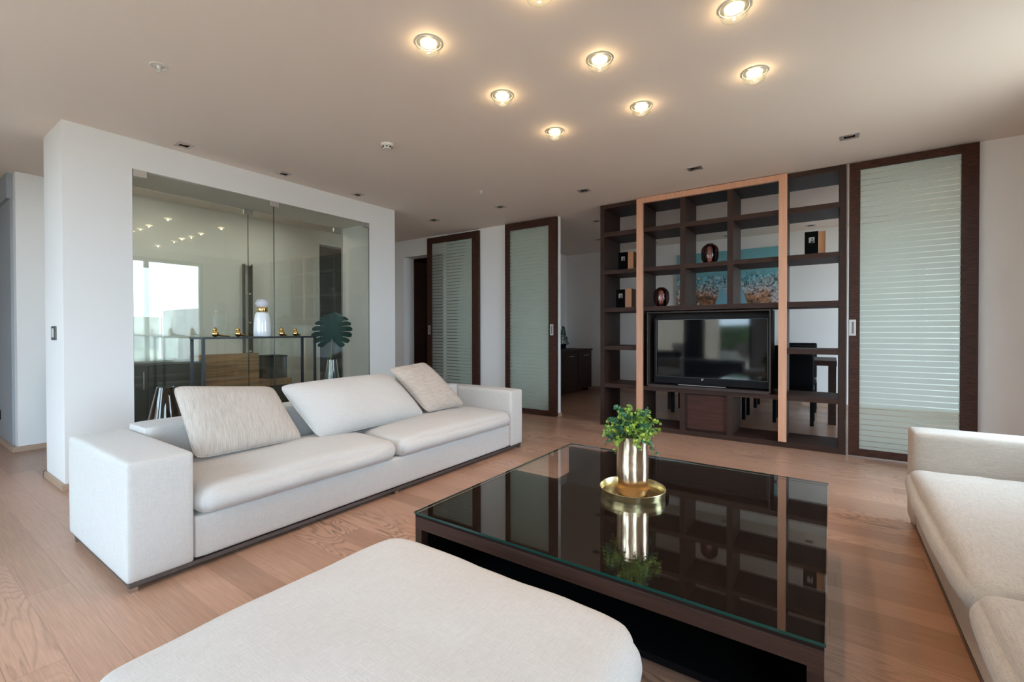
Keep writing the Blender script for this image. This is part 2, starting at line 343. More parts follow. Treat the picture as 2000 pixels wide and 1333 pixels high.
struct('baseboard_partition', B((-5.25, -4.64, .85, .87, 0, .046), (-5.25, -5.23, .85, 4.03, 0, .046), (-5.23, -4.64, 4.01, 4.03, 0, .046), (-4.66, -4.64, .87, 1.284, 0, .046), (-4.66, -4.64, 3.611, 4.01, 0, .046)), M['base'], 'pale oak skirting at the foot of the thick white wall block')
struct('baseboard_corridor', B((-6.55, -6.53, .87, 1.15, 0, .05), (-9.2, -6.53, .85, .87, 0, .05)), M['base'], 'oak skirting along the corridor corner at far left')
struct('baseboard_back', B((-3.058, -3.045, 5.477, 5.56, 0, .05), (1.02, 1.38, 5.35, 5.37, 0, .05)), M['base'], 'oak skirting on the back wall beside the second sliding door')
struct('baseboard_dining', B((-4.53, 4.0, 8.48, 8.5, 0, .06)), M['base'], 'oak skirting along the dining room back wall')

# partition glazing
def glazing(name, X, label, clampy):
    t = thing(name, label, 'window', (X, 2.44, 0), kind='structure')
    for a, b in ((1.287, 2.436), (2.441, 3.608)):
        bm = B((X, X+.010, a, b, .004, 2.50)); bm.normal_update()
        for f in bm.faces: f.material_index = 1 if abs(f.normal.y) > .5 else 0
        obj('glass_pane', bm, [M['glassp'], M['pedge']], t)
    for y in clampy:
        obj('clamp', B((X-.012, X+.022, y-.045, y+.045, 2.452, 2.506), bev=.002), M['steel'], t)
    return t
glazing('window_1', -4.675, 'clear frameless glass panels in the front face of the thick wall block', (1.335, 2.44, 3.56))
glazing('window_2', -5.215, 'second layer of frameless glass at the back of the wall block', (1.335, 2.44, 3.53))

# big terrace windows
def wframe(name, label, axis, at, a, b, z1, splits, thick=.07):
    t = thing(name, label, 'window', (at, (a+b)/2, 0) if axis == 'X' else ((a+b)/2, at, 0), kind='structure')
    bm = bmesh.new(); w = .07
    def bb(p0, p1, q0, q1):
        if axis == 'X': box(bm, at-thick/2, at+thick/2, p0, p1, q0, q1)
        else: box(bm, p0, p1, at-thick/2, at+thick/2, q0, q1)
    bb(a, b, z1-w, z1); bb(a, b, 0, .06)
    edges = [a]+splits+[b]
    for i, e in enumerate(edges):
        lo = a if i == 0 else (b-w if i == len(edges)-1 else e-w/2); bb(lo, lo+w, .06, z1-w)
    obj('window_frame', bm, M['blackm'], t)
    for i, (p, q) in enumerate(zip(edges, edges[1:])):
        lo = p+(w if i == 0 else w/2); hi = q-(w if i == len(edges)-2 else w/2)
        obj('glass_pane', B((at-.005, at+.005, lo, hi, .06, z1-w)) if axis == 'X' else B((lo, hi, at-.005, at+.005, .06, z1-w)), M['glassw'], t)
    return t
wframe('window_3', 'full-height terrace glazing behind the camera', 'Y', -2.04, -4.8, -1.6, 2.5, [-3.2])
wframe('window_4', 'full-height terrace window behind the right sofa, seen reflected in the glass partition', 'X', 1.44, 2.75, 4.13, 2.6, [3.17])
wframe('window_6', 'terrace door in the right wall beside the camera', 'X', 1.44, -1.85, -.05, 2.5, [-.95])
wframe('window_5', 'dining room terrace window round the corner', 'Y', 5.78, 1.62, 3.88, 2.5, [2.75])

# sliding doors
def sliding_door(name, label, x0, x1, y0, y1, z1, fl, fr, ft, fb, hx, hz):
    t = thing(name, label, 'door', ((x0+x1)/2, y0, 0), kind='structure')
    obj('door_frame', B((x0, x0+fl, y0, y1, .012, z1), (x1-fr, x1, y0, y1, .012, z1), (x0+fl, x1-fr, y0, y1, z1-ft, z1), (x0+fl, x1-fr, y0, y1, .012, fb), bev=.0015), M['doorw'], t)
    g = obj('glass_pane', B((x0+fl-.005, x1-fr+.005, (y0+y1)/2-.003, (y0+y1)/2+.003, fb-.005, z1-ft+.005)), M['frost'], t)
    h = obj('handle', B((hx-.026, hx+.026, y0-.004, y0+.002, hz-.075, hz+.075, .001)), M['steel'], t)
    obj('recess', B((hx-.006, hx+.010, y0-.0052, y0-.003, hz-.055, hz+.055)), M['plinth'], h)
    return t
sliding_door('door_1', 'leftmost dark-framed sliding door with striped frosted glass', -5.515, -4.417, 5.43, 5.475, 2.72, .10, .13, .10, .10, -5.465, 1.20)
sliding_door('door_2', 'middle dark-framed striped glass sliding door beside the dining room opening', -3.914, -3.055, 5.43, 5.475, 2.735, .075, .125, .10, .075, -3.128, 1.195)
sliding_door('door_3', 'wide mahogany-framed striped glass sliding door right of the bookcase', .140, 1.005, 5.31, 5.355, 2.738, .082, .105, .070, .078, .168, 1.205)

# ------------------------------------------------------------------ bookcase with television
Y0, Y1 = 5.334, 5.85
t = thing('bookcase', 'tall open dark wood bookcase standing between living and dining room', 'bookcase', (-1.13, 5.6, 0))
for a, b in ((-2.371, -2.316), (.065, .118)): obj('side_panel', B((a, b, Y0, Y1, 0, H-.004), bev=.001), M['dark'], t)
for a, b in ((-1.895, -1.835), (-.430, -.370)): obj('divider', B((a, b, Y0+.006, Y1-.002, .055, 2.697)), M['dark'], t)
for a, b in ((-1.402, -1.345), (-.911, -.854)):
    obj('divider', B((a, b, Y0+.003, Y1-.002, 1.465, 2.697)), M['dark'], t); obj('divider', B((a, b, Y0+.003, Y1-.002, .055, .475)), M['dark'], t)
for z0, z1 in ((0.0, .055), (2.697, 2.744)):
    obj('top_board' if z0 > 1 else 'bottom_board', B((-2.316, .065, Y0, Y1, z0, z1)), M['darkh'], t)
for z0, z1 in ((.475, .525), (1.412, 1.465), (1.882, 1.930), (2.348, 2.400)):
    obj('shelf_board', B((-2.3155, .0645, Y0+.001, Y1-.001, z0, z1)), M['darkh'], t)
for a, b in ((-2.3155, -1.8955), (-.3695, .0645)): obj('shelf_board', B((a, b, Y0+.001, Y1-.001, .945, .995)), M['darkh'], t)
cdp = obj('cabinet_door', B((-1.33, -.925, Y0+.035, Y0+.055, .075, .462), bev=.001), mat('reddish_wenge', (.060, .022, .016, 1), .5, spec=.2, tint=((3, 60, 60), (.04, .015, .011, 1))), t)
obj('cabinet_frame', B((-1.345, -1.33, Y0+.02, Y1-.02, .055, .475), (-.925, -.911, Y0+.02, Y1-.02, .055, .475), (-1.33, -.925, Y0+.06, Y0+.08, .055, .475)), M['dark'], t)
# housing of the television
obj('tv_housing', B((-1.768, -1.755, 5.30, 5.70, .542, 1.395), (-.511, -.498, 5.30, 5.70, .542, 1.395), (-1.755, -.511, 5.30, 5.70, 1.383, 1.395), (-1.755, -.511, 5.30, 5.70, .526, .555), (-1.755, -.511, 5.62, 5.70, .555, 1.383)),
    mat('black_brown_lacquer', (.045, .033, .030, 1), .5, spec=.2), t)
t = thing('television', 'flat black television set into the dark bookcase', 'television', (-1.10, 5.40, .556))
obj('bezel', B((-1.695, -1.668, 5.345, 5.40, .575, 1.325), (-.530, -.512, 5.345, 5.40, .575, 1.325), (-1.668, -.530, 5.345, 5.40, 1.303, 1.325), (-1.668, -.530, 5.345, 5.40, .575, .655), (-1.668, -.530, 5.37, 5.40, .655, 1.303), bev=.001), M['black'], t)
obj('screen', B((-1.667, -.531, 5.362, 5.371, .655, 1.302)), M['screen'], t)
sm = mat('dark_chrome_trim', (.06, .06, .065, 1), .4, metal=.6)
obj('trim', B((-1.672, -1.667, 5.342, 5.346, .650, 1.307), (-.532, -.527, 5.342, 5.346, .650, 1.307), (-1.667, -.532, 5.342, 5.346, 1.302, 1.306), (-1.667, -.532, 5.342, 5.346, .650, .654)), sm, t)
obj('logo', B((-1.170, -1.165, 5.342, 5.346, .622, .644), (-1.165, -1.150, 5.342, 5.346, .640, .644), (-1.165, -1.150, 5.342, 5.346, .630, .634)), M['steel'], t)
obj('stand', B((-1.42, -.92, 5.335, 5.42, .5555, .571), (-1.3, -1.0, 5.38, 5.41, .571, .60), bev=.002), M['black'], t)
obj('stand_trim', B((-1.42, -.92, 5.333, 5.336, .564, .568)), M['steel'], t)

t = thing('sliding_frame', 'copper-coloured three-sided frame standing in front of the dark bookcase', 'frame', (-1.12, 5.29, 0))
obj('post', B((-1.891, -1.817, 5.288, 5.326, .012, 2.742), bev=.001), M['copper'], t)
obj('post', B((-.430, -.358, 5.288, 5.326, .064, 2.742), bev=.001), M['copper'], t)
obj('top_rail', B((-1.817, -.430, 5.288, 5.326, 2.682, 2.742), bev=.001), M['copper'], t)

# ovoid ribbed vases
def ovoid(x, y, z, label):
    t = thing('lantern_vase', label, 'vase', (x, y, z), group='dark glass lanterns on the bookcase')
    h = .235; prof = [(.058, 0), (.070, .004)]
    for i in range(1, 24):
        a = i/24; r = .093*(1-abs(2*a-1)**3.2)**.5
        prof.append((max(r, .06 if a < .5 else .035)*(1+.0), a*h))
    prof += [(.036, h), (.030, h-.004), (.028, h-.03)]
    bm = bmesh.new(); lathe(bm, prof, (x, y, z), 40)
    # pillowed lattice: push alternate cells
    for v in bm.verts:
        dx, dy, dz = v.co.x-x, v.co.y-y, v.co.z-z; ang = math.atan2(dy, dx)
        k = .0022*math.cos(ang*14)*math.cos(dz*130); L = math.hypot(dx, dy) or 1
        v.co.x += dx/L*k; v.co.y += dy/L*k
    obj('glass_body', bm, M['smoked'], t)
    bm = bmesh.new(); lathe(bm, [(.001, .008), (.050, .010), (.056, .03), (.056, .185), (.050, .205), (.001, .207)], (x, y, z), 28); obj('inner_tube', bm, M['rose'], t)
    bm = bmesh.new(); lathe(bm, [(.060, 0), (.066, .003), (.060, .006)], (x, y, z-.0005), 32); obj('base_ring', bm, M['blackm'], t)
ovoid(-1.128, 5.55, 1.9305, 'dark ribbed ovoid glass lantern on the upper bookcase shelf, before the painting')
ovoid(-1.676, 5.55, 1.4655, 'dark ribbed ovoid glass lantern just above the left end of the television')

# photograph books
def frame_pic(x, y, z, w, d, h, fh, label, pw, angx=.11):
    """black card panel with small portrait, standing with an orange oak block"""
    t = thing('photo_box', label, 'photo frame', (x, y, z), group='black photo boxes on the bookcase')
    obj('front_panel', B((x-w, x, y, y+.025, z, z+h), bev=.001), M['photoframe'], t)
    obj('oak_block', B((x+.002, x+d, y+.006, y+.16, z, z+fh), bev=.001), M['orangew'], t)
    cx, cz = x-w*.48, z+h*.66
    bm = B((cx-pw/2, cx+pw/2, y-.0015, y, cz-pw*.62, cz+pw*.55)); p = obj('portrait', bm, mat('grey_print', (.16, .15, .15, 1), .5, tint=((25, 25, 25), (.42, .40, .38, 1))), t)
    bm = bmesh.new(); lathe(bm, [(.0005, -.002), (pw*.17, -.0018), (pw*.17, -.0015), (.0005, -.0014)], (cx+pw*.08, y, cz+pw*.12), 16, 'Y'); 
    box(bm, cx-pw*.2, cx+pw*.32, y-.0020, y-.0015, cz-pw*.60, cz-pw*.18)
    obj('figure', bm, mat('black_print', (.02, .02, .02, 1), .5), t)
frame_pic(-.104, 5.50, 1.9305, .115, .058, .245, .24, 'black photo box with oak block on the right bookcase shelf', .048)
frame_pic(-2.080, 5.50, 1.9305, .120, .075, .235, .235, 'upper black photo box with oak block at the left end of the bookcase', .045)
frame_pic(-2.115, 5.50, 1.4655, .115, .085, .235, .24, 'lower black photo box with oak block at the left end of the bookcase', .050)

# ------------------------------------------------------------------ soft furnishings
def rbox(x0, x1, y0, y1, z0, z1, r=.03, n=14, bulge=(0, 0, 0), top=0, wr=0, seed=0, plan=0):
    """padded block: rounded box on a fine grid, with bulges, crowned top and soft wrinkles"""
    bm = bmesh.new(); bmesh.ops.create_cube(bm, size=2); bmesh.ops.subdivide_edges(bm, edges=bm.edges, cuts=n, use_grid_fill=True)
    c = Vector(((x0+x1)/2, (y0+y1)/2, (z0+z1)/2)); hs = Vector(((x1-x0)/2, (y1-y0)/2, (z1-z0)/2)); r = min(r, *(hs*0.98))
    for v in bm.verts:
        p = v.co.copy()
        # concentrate grid lines toward the edges so the rounding is smooth
        q = Vector([math.copysign(1-(1-abs(k))**1.6 if abs(k) < 1 else 1, k) for k in p])
        w = Vector([q[i]*hs[i] for i in range(3)]); inner = Vector([max(-(hs[i]-r), min(hs[i]-r, w[i])) for i in range(3)])
        d = w-inner
        if d.length > 1e-9: w = inner+d.normalized()*r if d.length > 1e-9 and any(abs(q[i]) > .9999 for i in range(3)) else w
        a = [(1-abs(q[i])**2.5) for i in range(3)]
        w.x += math.copysign(bulge[0]*a[1]*a[2], q.x)*abs(q.x); w.y += math.copysign(bulge[1]*a[0]*a[2], q.y)*abs(q.y)
        if q.z > 0: w.z += q.z*(top*a[0]**.6*a[1]**.6+bulge[2]*a[0]*a[1])
        if wr:
            k = nz(w.x*1.6+seed, w.y*2.4, w.z*2, 2.2)+.5*nz(w.x*5+seed, w.y*3, w.z*3, 2.5)
            w.z += wr*k*(.6 if q.z > 0 else .2); w.x += wr*.5*nz(w.y*4+seed, w.z*4, seed, 1.5)
        if plan:
            w.x *= 1-plan*abs(q.y)**7; w.y *= 1-plan*abs(q.x)**7*hs.x/hs.y
        v.co = c+w
    for f in bm.faces: f.smooth = True
    return bm
def piping(pts, r=.0035):
    bm = bmesh.new(); tube(bm, pts, r, 6); return bm

def sofa(name, label, fabric_m, fx, bx, ya, yb, near_arm, far_arm, back_t, bz, sgn, div, prot, ct):
    """fx front plane X, bx back plane X; ya..yb along Y; sgn = direction the sofa faces along X"""
    t = thing(name, label, 'sofa', ((fx+bx)/2, (ya+yb)/2, 0))
    X = lambda p, q: (min(p, q), max(p, q))
    ax = X(fx, bx)
    for y0, y1 in ((ya, ya+near_arm), (yb-far_arm, yb)):
        a = obj('armrest', rbox(*ax, y0, y1, .045, .590, r=.018, bulge=(.003, .004, 0), top=.006, wr=.003, seed=y0), fabric_m, t)
        ys = y0 if y0 == ya else y1
    bi = bx+sgn*back_t; fb = fx-sgn*.012
    obj('back', rbox(*X(bx, bi), ya+near_arm+.002, yb-far_arm-.002, .045, bz, r=.02, bulge=(.006, 0, 0), wr=.004), fabric_m, t)
    obj('seat_base', rbox(*X(bi+sgn*.002, fb), ya+near_arm+.004, yb-far_arm-.004, .048, .262, r=.018, wr=.002), fabric_m, t)
    for i, (y0, y1) in enumerate(((ya+near_arm+.006, div-.002), (div+.002, yb-far_arm-.006))):
        c = obj('seat_cushion', rbox(*X(bi+sgn*.01, fx+sgn*prot), y0, y1, .258, ct-.045, r=.080, n=24, bulge=(.016, .003, 0), top=.052, wr=.014, seed=3.1*i+sgn, plan=.035), fabric_m, t)
        z = .300
        xf = fx+sgn*(prot-.006)
    obj('plinth', B((*X(fx-sgn*.016, bx+sgn*.04), ya+.015, yb-.015, .024, .044)), M['plinth'], t)
    for x in (fx-sgn*.030, bx+sgn*.06):
        for y in (ya+.03, div, yb-.03):
            obj('foot', B((x-.015, x+.015, y-.015, y+.015, 0, .022)), M['chrome'], t)
    return t
sofa('sofa', 'long ivory linen sofa with three pillows in front of the glass partition', M['sofa'], -2.560, -3.530, .672, 3.852, .268, .202, .28, .622, 1, 2.225, .035, .430)
sofa('sofa', 'ivory linen sofa without pillows at the right edge', M['sofa_shaded'], .392, 1.335, .52, 3.700, .268, .218, .28, .622, -1, 1.985, .045, .425)

def pillow(name, label, cs, T, m, group=None, n=34, pw=4.0, seed=0, sag=.0, pinch=.03):
    """cs: bottom-left, bottom-right, top-right, top-left (front face corners)"""
    c = [Vector(p) for p in cs]; nrm = ((c[1]-c[0]).cross(c[3]-c[0])).normalized()
    ctr = (c[0]+c[1]+c[2]+c[3])/4
    def P(u, v, side):
        # pinched outline
        uu = u*(1-pinch*(1-v*v)) if True else u; vvv = v*(1-pinch*(1-u*u))
        a, b = (uu+1)/2, (vvv+1)/2
        a, b = .5+(a-.5)*(1-.045*abs(v)**12), .5+(b-.5)*(1-.06*abs(u)**12)
        p = c[0]*(1-a)*(1-b)+c[1]*a*(1-b)+c[2]*a*b+c[3]*(1-a)*b
        th = ((1-abs(u)**pw)*(1-abs(v)**pw))**.55
        th *= 1-.18*(u*u*v*v)
        k = nz(u*1.3+seed, v*1.3, seed)*.10+nz(u*4+seed, v*3, side)*.035
        return p+nrm*side*T*th*(1+k)+Vector((0, 0, -sag*(1-u*u)*(b)))
    bm = bmesh.new(); gr = {}
    for side in (1, -1):
        for i in range(n+1):
            for j in range(n+1):
                u = math.sin((2*i/n-1)*math.pi/2); v = math.sin((2*j/n-1)*math.pi/2)
                edge = i in (0, n) or j in (0, n); key = (i, j, 0 if edge else side)
                if key not in gr: gr[key] = bm.verts.new(P(u, v, side if not edge else 0))
        for i in range(n):
            for j in range(n):
                k = lambda a, b: gr[(a, b, 0 if (a in (0, n) or b in (0, n)) else side)]
                q = [k(i, j), k(i+1, j), k(i+1, j+1), k(i, j+1)]
                f = bm.faces.new(q if side > 0 else q[::-1]); f.smooth = True
    loc = (ctr.x, ctr.y, min(p.z for p in c))
    pts = []
    for s in range(4*n):
        e, k = divmod(s, n); q = math.sin((2*k/n-1)*math.pi/2)
        u, v = ((q, -1), (1, q), (-q, 1), (-1, -q))[e]; pts.append(P(u, v, 0))
    t = thing(name, label, 'pillow', loc, group)
    obj('cover', bm, m, t); pts.append(pts[0]); obj('piping', piping(pts, .0035), m, t)
    return t
g = 'pillows on the left sofa'
pillow('pillow', 'beige slub rectangular pillow at the near end of the left sofa', [(-2.985, 1.100, .445), (-2.985, 1.750, .440), (-3.14, 1.625, .800), (-3.19, 1.060, .855)], .060, M['pillow'], g, seed=1, pinch=.012)
pillow('pillow', 'large plain ivory cushion slumped in the middle of the left sofa', [(-2.94, 1.845, .425), (-2.96, 2.885, .435), (-3.18, 2.650, .810), (-3.16, 1.675, .800)], 0.130, M['sofa'], g, seed=5, pw=2.8, pinch=.0)
pillow('pillow', 'small beige pillow tilted against the far arm of the left sofa', [(-2.97, 2.920, .448), (-2.98, 3.445, .445), (-3.20, 3.120, .880), (-3.20, 2.680, .850)], .070, M['pillow2'], g, seed=9, pinch=.012)

t = thing('ottoman', 'large square ivory linen ottoman in the foreground', 'ottoman', (-.88, .66, 0))
obj('frame', rbox(-1.375, -.372, .265, 1.185, .05, .275, r=.05, n=16, bulge=(.01, .01, 0), plan=.03), M['sofa'], t)
obj('cushion', rbox(-1.400, -.372, .245, 1.205, .27, .402, r=.065, n=34, bulge=(.006, .006, 0), top=.028, wr=.011, seed=4, plan=.07), M['sofa'], t)
obj('plinth', B((-1.35, -.40, .29, 1.16, .02, .05)), M['chrome'], t)
for x in (-1.33, -.42):
    for y in (.31, 1.14): obj('foot', B((x-.02, x+.02, y-.02, y+.02, 0, .02)), M['chrome'], t)

# ------------------------------------------------------------------ coffee table, tray, vase
t = thing('coffee_table', 'low square dark wood coffee table with a black glass top', 'table', (-.76, 2.165, 0))
X0, X1, YA, YB = -1.520, -.006, 1.412, 2.918
HX, HY = -1.235, 2.20          # open bay at the back left corner, seen through the clear glass
bm = B((X0, X1, YA, YB, .3655, .3745)); bm.normal_update()
for f in bm.faces: f.material_index = 0 if abs(f.normal.z) > .5 else 1
obj('glass_top', bm, [M['tglass'], M['edge']], t)
obj('top_board', B((X0+.004, X1-.004, YA+.004, HY, .352, .364), (HX, X1-.004, HY, YB-.004, .352, .364)), M['ttop'], t)
obj('frame', B((X0+.004, X1-.004, YA+.004, YA+.05, .300, .352), (HX, X1-.004, YB-.05, YB-.004, .300, .352), (X0+.004, X0+.05, YA+.05, HY, .300, .352), (X1-.05, X1-.004, YA+.05, YB-.05, .300, .352), bev=.001), M['darkh'], t)
for x in (X0+.004, X1-.042): obj('leg', B((x, x+.038, YA+.004, YA+.042, 0, .300), bev=.001), M['dark'], t)
obj('back_panel', B((X0+.006, X1-.03, YB-.05, YB-.008, 0, .352)), M['ttop'], t)
obj('side_panel', B((X1-.030, X1-.010, YA+.042, YB-.05, .0, .30)), M['black'], t)
obj('side_panel', B((X0+.010, X0+.030, YA+.042, HY, .0, .30)), M['black'], t)
obj('inner_panel', B((HX, HX+.02, HY, YB-.05, 0, .352)), M['ttop'], t)
obj('inner_panel', B((X0+.03, HX+.02, HY-.02, HY, 0, .352)), M['ttop'], t)
obj('lower_shelf', B((X0+.032, X1-.032, YA+.15, HY-.02, .035, .06)), M['black'], t)

def ring_tray():
    c = (-.800, 2.185, .375); t = thing('tray', 'round antique brass tray on the coffee table', 'tray', c)
    bm = bmesh.new(); lathe(bm, [(.001, .001), (.145, .001), (.150, .003), (.1555, .034), (.157, .036), (.1585, .034), (.153, .0), (.001, 0)], c, 64)
    obj('dish', bm, M['brasst'], t)
ring_tray()
c = (-.800, 2.185, .3765); t = thing('vase', 'tall hammered brass cylinder vase on the round tray', 'vase', c)
bm = bmesh.new(); lathe(bm, [(.06, 0), (.070, .004), (.0765, .02), (.077, .14), (.0765, .283), (.078, .288), (.0755, .289), (.073, .283), (.073, .20), (.001, .20)], c, 64); obj('body', bm, M['brassh'], t)
# leafy sprigs
t = thing('plant', 'bushy small-leaved green plant in the brass vase', 'plant', (c[0], c[1], .58))
rp = random.Random(3)
def sprigs(lo, hi, mt, name):
    bl = bmesh.new()
    for i in range(lo, hi):
        a = rp.uniform(0, 2*math.pi); reach = rp.uniform(.03, .150); top = rp.uniform(.02, .125) if reach < .09 else rp.uniform(-.07, .08)
        p0 = Vector((c[0]+math.cos(a)*.03, c[1]+math.sin(a)*.03, .58)); p2 = Vector((c[0]+math.cos(a)*reach, c[1]+math.sin(a)*reach, .675+top))
        p1 = Vector((c[0]+math.cos(a)*max(reach*.5, .03), c[1]+math.sin(a)*max(reach*.5, .03), max(.69, .68+top*.9)+.01))
        pts = [p0*(1-s)**2+p1*2*s*(1-s)+p2*s*s for s in [k/7 for k in range(8)]]
        tube(stems, pts, .0012, 5)
        for s in [k/11 for k in range(4, 12)]:
            q = p0*(1-s)**2+p1*2*s*(1-s)+p2*s*s
            if math.hypot(q.x-c[0], q.y-c[1]) < .08 and q.z < .672: continue
            for j in range(4):
                d = Vector((rp.gauss(0, 1), rp.gauss(0, 1), rp.gauss(.3, .8))).normalized(); lc = q+d*rp.uniform(.007, .014)
                e1 = d.cross(Vector((rp.gauss(0, 1), rp.gauss(0, 1), rp.gauss(0, 1)))).normalized(); e2 = (d*.9+e1.cross(d)*.5).normalized(); R = rp.uniform(.0048, .0085)
                vs = [bl.verts.new(lc+(e1*math.cos(w)+e2*math.sin(w))*R+d*(.002 if abs(math.cos(w)) > .9 else 0)) for w in [k*math.pi/3 for k in range(6)]]
                bl.faces.new(vs)
    return obj(name, bl, mt, t)
stems = bmesh.new(); sprigs(0, 62, M['leaf'], 'foliage'); sprigs(62, 95, M['leafd'], 'dark_foliage')['label'] = 'darker blue-green leaves'
obj('stems', stems, M['stem'], t)

# ------------------------------------------------------------------ console behind the sofa
t = thing('console_table', 'slim tall black metal console between the left sofa and the glass', 'table', (-4.255, 2.07, 0))
CZ = 1.133
obj('tabletop', B((-4.38, -4.13, 1.575, 2.572, CZ-.016, CZ), bev=.001), M['blackm'], t)
for x in (-4.375, -4.155):
    for y in (1.58, 2.548): obj('leg', B((x, x+.02, y, y+.02, 0, CZ-.016)), M['blackm'], t)
for y in (1.58, 2.548): obj('stretcher', B((-4.355, -4.155, y, y+.02, 0, .02)), M['blackm'], t)
L = (-4.25, 2.11, CZ); t = thing('table_lamp', 'opal glass bottle-shaped lamp with brass collar on the console', 'lamp', L)
bm = bmesh.new(); lathe(bm, [(.001, 0), (.066, .001), (.0725, .010), (.0725, .05), (.069, .12), (.062, .18), (.057, .205), (.050, .217), (.040, .222), (.001, .223)], L, 40); obj('lamp_body', bm, M['opal'], t)
bm = bmesh.new(); lathe(bm, [(.041, .222), (.044, .226), (.044, .262), (.041, .266), (.001, .266)], L, 40); obj('collar', bm, M['brass'], t)
bm = bmesh.new(); lathe(bm, [(.042, .266)]+[(max(.056*math.cos(a), .0008), .300+.047*math.sin(a)) for a in [math.radians(d) for d in range(-45, 91, 9)]], L, 40); obj('lamp_shade', bm, M['clearball'], t)
# brass birds
def bird(y, label, tail, s=1.0, x=-4.20):
    t = thing('bird_figurine', label, 'figurine', (x, y, CZ), group='brass birds on the console')
    bm = bmesh.new()
    def ell(cx, cy, cz, rx, ry, rz):
        b0 = [(max(math.cos(a), .002), math.sin(a)) for a in [math.radians(d) for d in range(-90, 91, 15)]]
        n0 = len(bm.verts); lathe(bm, b0, (0, 0, 0), 20); bm.verts.ensure_lookup_table()
        for v in bm.verts[n0:]: v.co = Vector((v.co.x*rx+cx, v.co.y*ry+cy, v.co.z*rz+cz))
    ell(x, y, CZ+.0265*s, .023*s, .027*s, .026*s); obj('body', bm, M['brass'], t)
    bm = bmesh.new(); ell(x, y-.002, CZ+.064*s, .016*s, .017*s, .016*s)
    lathe(bm, [(.0055*s, 0), (.0005, .016*s)], (x+.012*s, y-.003, CZ+.063*s), 10, 'X'); obj('head', bm, M['brass'], t)
    if tail:
        bm = bmesh.new(); tube(bm, [(x, y+.012, CZ+.018), (x-.005, y+.05, CZ+.011), (x-.01, y+tail, CZ+.006)], .011, 8, .004); obj('tail', bm, M['brass'], t)
bird(1.700, 'brass bird with a long tail at the near left end of the console', .115)
bird(1.880, 'brass bird second from the left on the console, beside the lamp', .085)
bird(2.262, 'brass bird just right of the opal lamp on the console', .03, 1.02)
bird(2.395, 'brass bird rightmost on the console, nearest the monstera leaf', .03, .98)
# monstera leaf in slender crystal vase
PV = (-4.25, 2.815, 0); t = thing('floor_vase', 'slender clear crystal vase holding a monstera leaf', 'vase', PV)
bm = bmesh.new(); lathe(bm, [(.001, 0), (.105, .001), (.105, .03), (.092, .35), (.070, .70), (.047, .885), (.043, .885), (.063, .70), (.08, .35), (.09, .08), (.001, .06)], PV, 12); obj('body', bm, M['clear'], t)
t = thing('monstera_leaf', 'single split monstera leaf standing in the crystal vase', 'plant', (PV[0], PV[1], .1))
bm = bmesh.new(); tube(bm, [(-4.25, 2.80, .10), (-4.25, 2.80, .70), (-4.25, 2.805, .95), (-4.245, 2.812, 1.10)], .007, 8, .005); obj('stem', bm, M['stem'], t)
bm = bmesh.new()
lu = Vector((.18, .95, 0)).normalized(); lv = Vector((.18, 0, .98)).normalized(); ln = lu.cross(lv).normalized(); oc = Vector((-4.245, 2.815, 1.080))
def LP(a, b, k=0): return oc+lu*a+lv*b+ln*(.012*math.sin(a*14)+k-.25*abs(a)*abs(a))
mid = [(0, -.012), (0, .04), (0, .09), (0, .14), (0, .19), (0, .24), (0, .287)]
for sd in (-1, 1):
    ms = [0, .015, .045, .085, .130, .175, .225, .280]
    outl = [(.085, -.078), (.165, -.045), (.207, .018), (.217, .090), (.202, .155), (.168, .212), (.112, .262), (.0, .296)]
    K = 12
    def curve(k, s_): # leaf veins bow outward
        o_, m_ = outl[k], ms[k]
        return o_[0]*s_, m_+(o_[1]-m_)*s_ + .014*math.sin(s_*math.pi)
    for k in range(7):
        A = []; Bq = []
        for i in range(K+1):
            s_ = i/K; pa, pb = Vector(curve(k, s_)), Vector(curve(k+1, s_)); d_ = pb-pa; g_ = max(0, s_-.42)**.7*.30 if k not in () else 0
            if k == 0: pa2 = pa
            else: pa2 = pa+d_*g_*.55
            pb2 = pb-d_*g_*.55 if k < 6 else pb
            if i == K: mid_ = (pa2+pb2)/2; pa2 = pa2.lerp(mid_, .55); pb2 = pb2.lerp(mid_, .55)
            if i == K-1: mid_ = (pa2+pb2)/2; pa2 = pa2.lerp(mid_, .18); pb2 = pb2.lerp(mid_, .18)
            A.append(bm.verts.new(LP(sd*pa2.x, pa2.y))); Bq.append(bm.verts.new(LP(sd*pb2.x, pb2.y)))
        for i in range(K):
            if (A[i].co-Bq[i].co).length < 1e-5 and (A[i+1].co-Bq[i+1].co).length < 1e-5: continue
            q = (A[i], A[i+1], Bq[i+1], Bq[i]); fce = bm.faces.new(q if sd > 0 else q[::-1]); fce.smooth = True
obj('blade', bm, M['monst'], t)
# big smoked vase
PV = (-4.10, 1.318, 0); t = thing('glass_vase', 'big smoked glass vase behind the near end of the left sofa', 'vase', PV)
bm = bmesh.new(); lathe(bm, [(.001, .0), (.085, .001), (.130, .05), (.148, .14), (.147, .26), (.130, .40), (.103, .54), (.078, .66), (.055, .762), (.051, .762), (.074, .66), (.099, .54), (.126, .40), (.143, .26), (.144, .14), (.125, .055), (.08, .014), (.001, .014)], PV, 48)
obj('body', bm, M['smoke'], t)

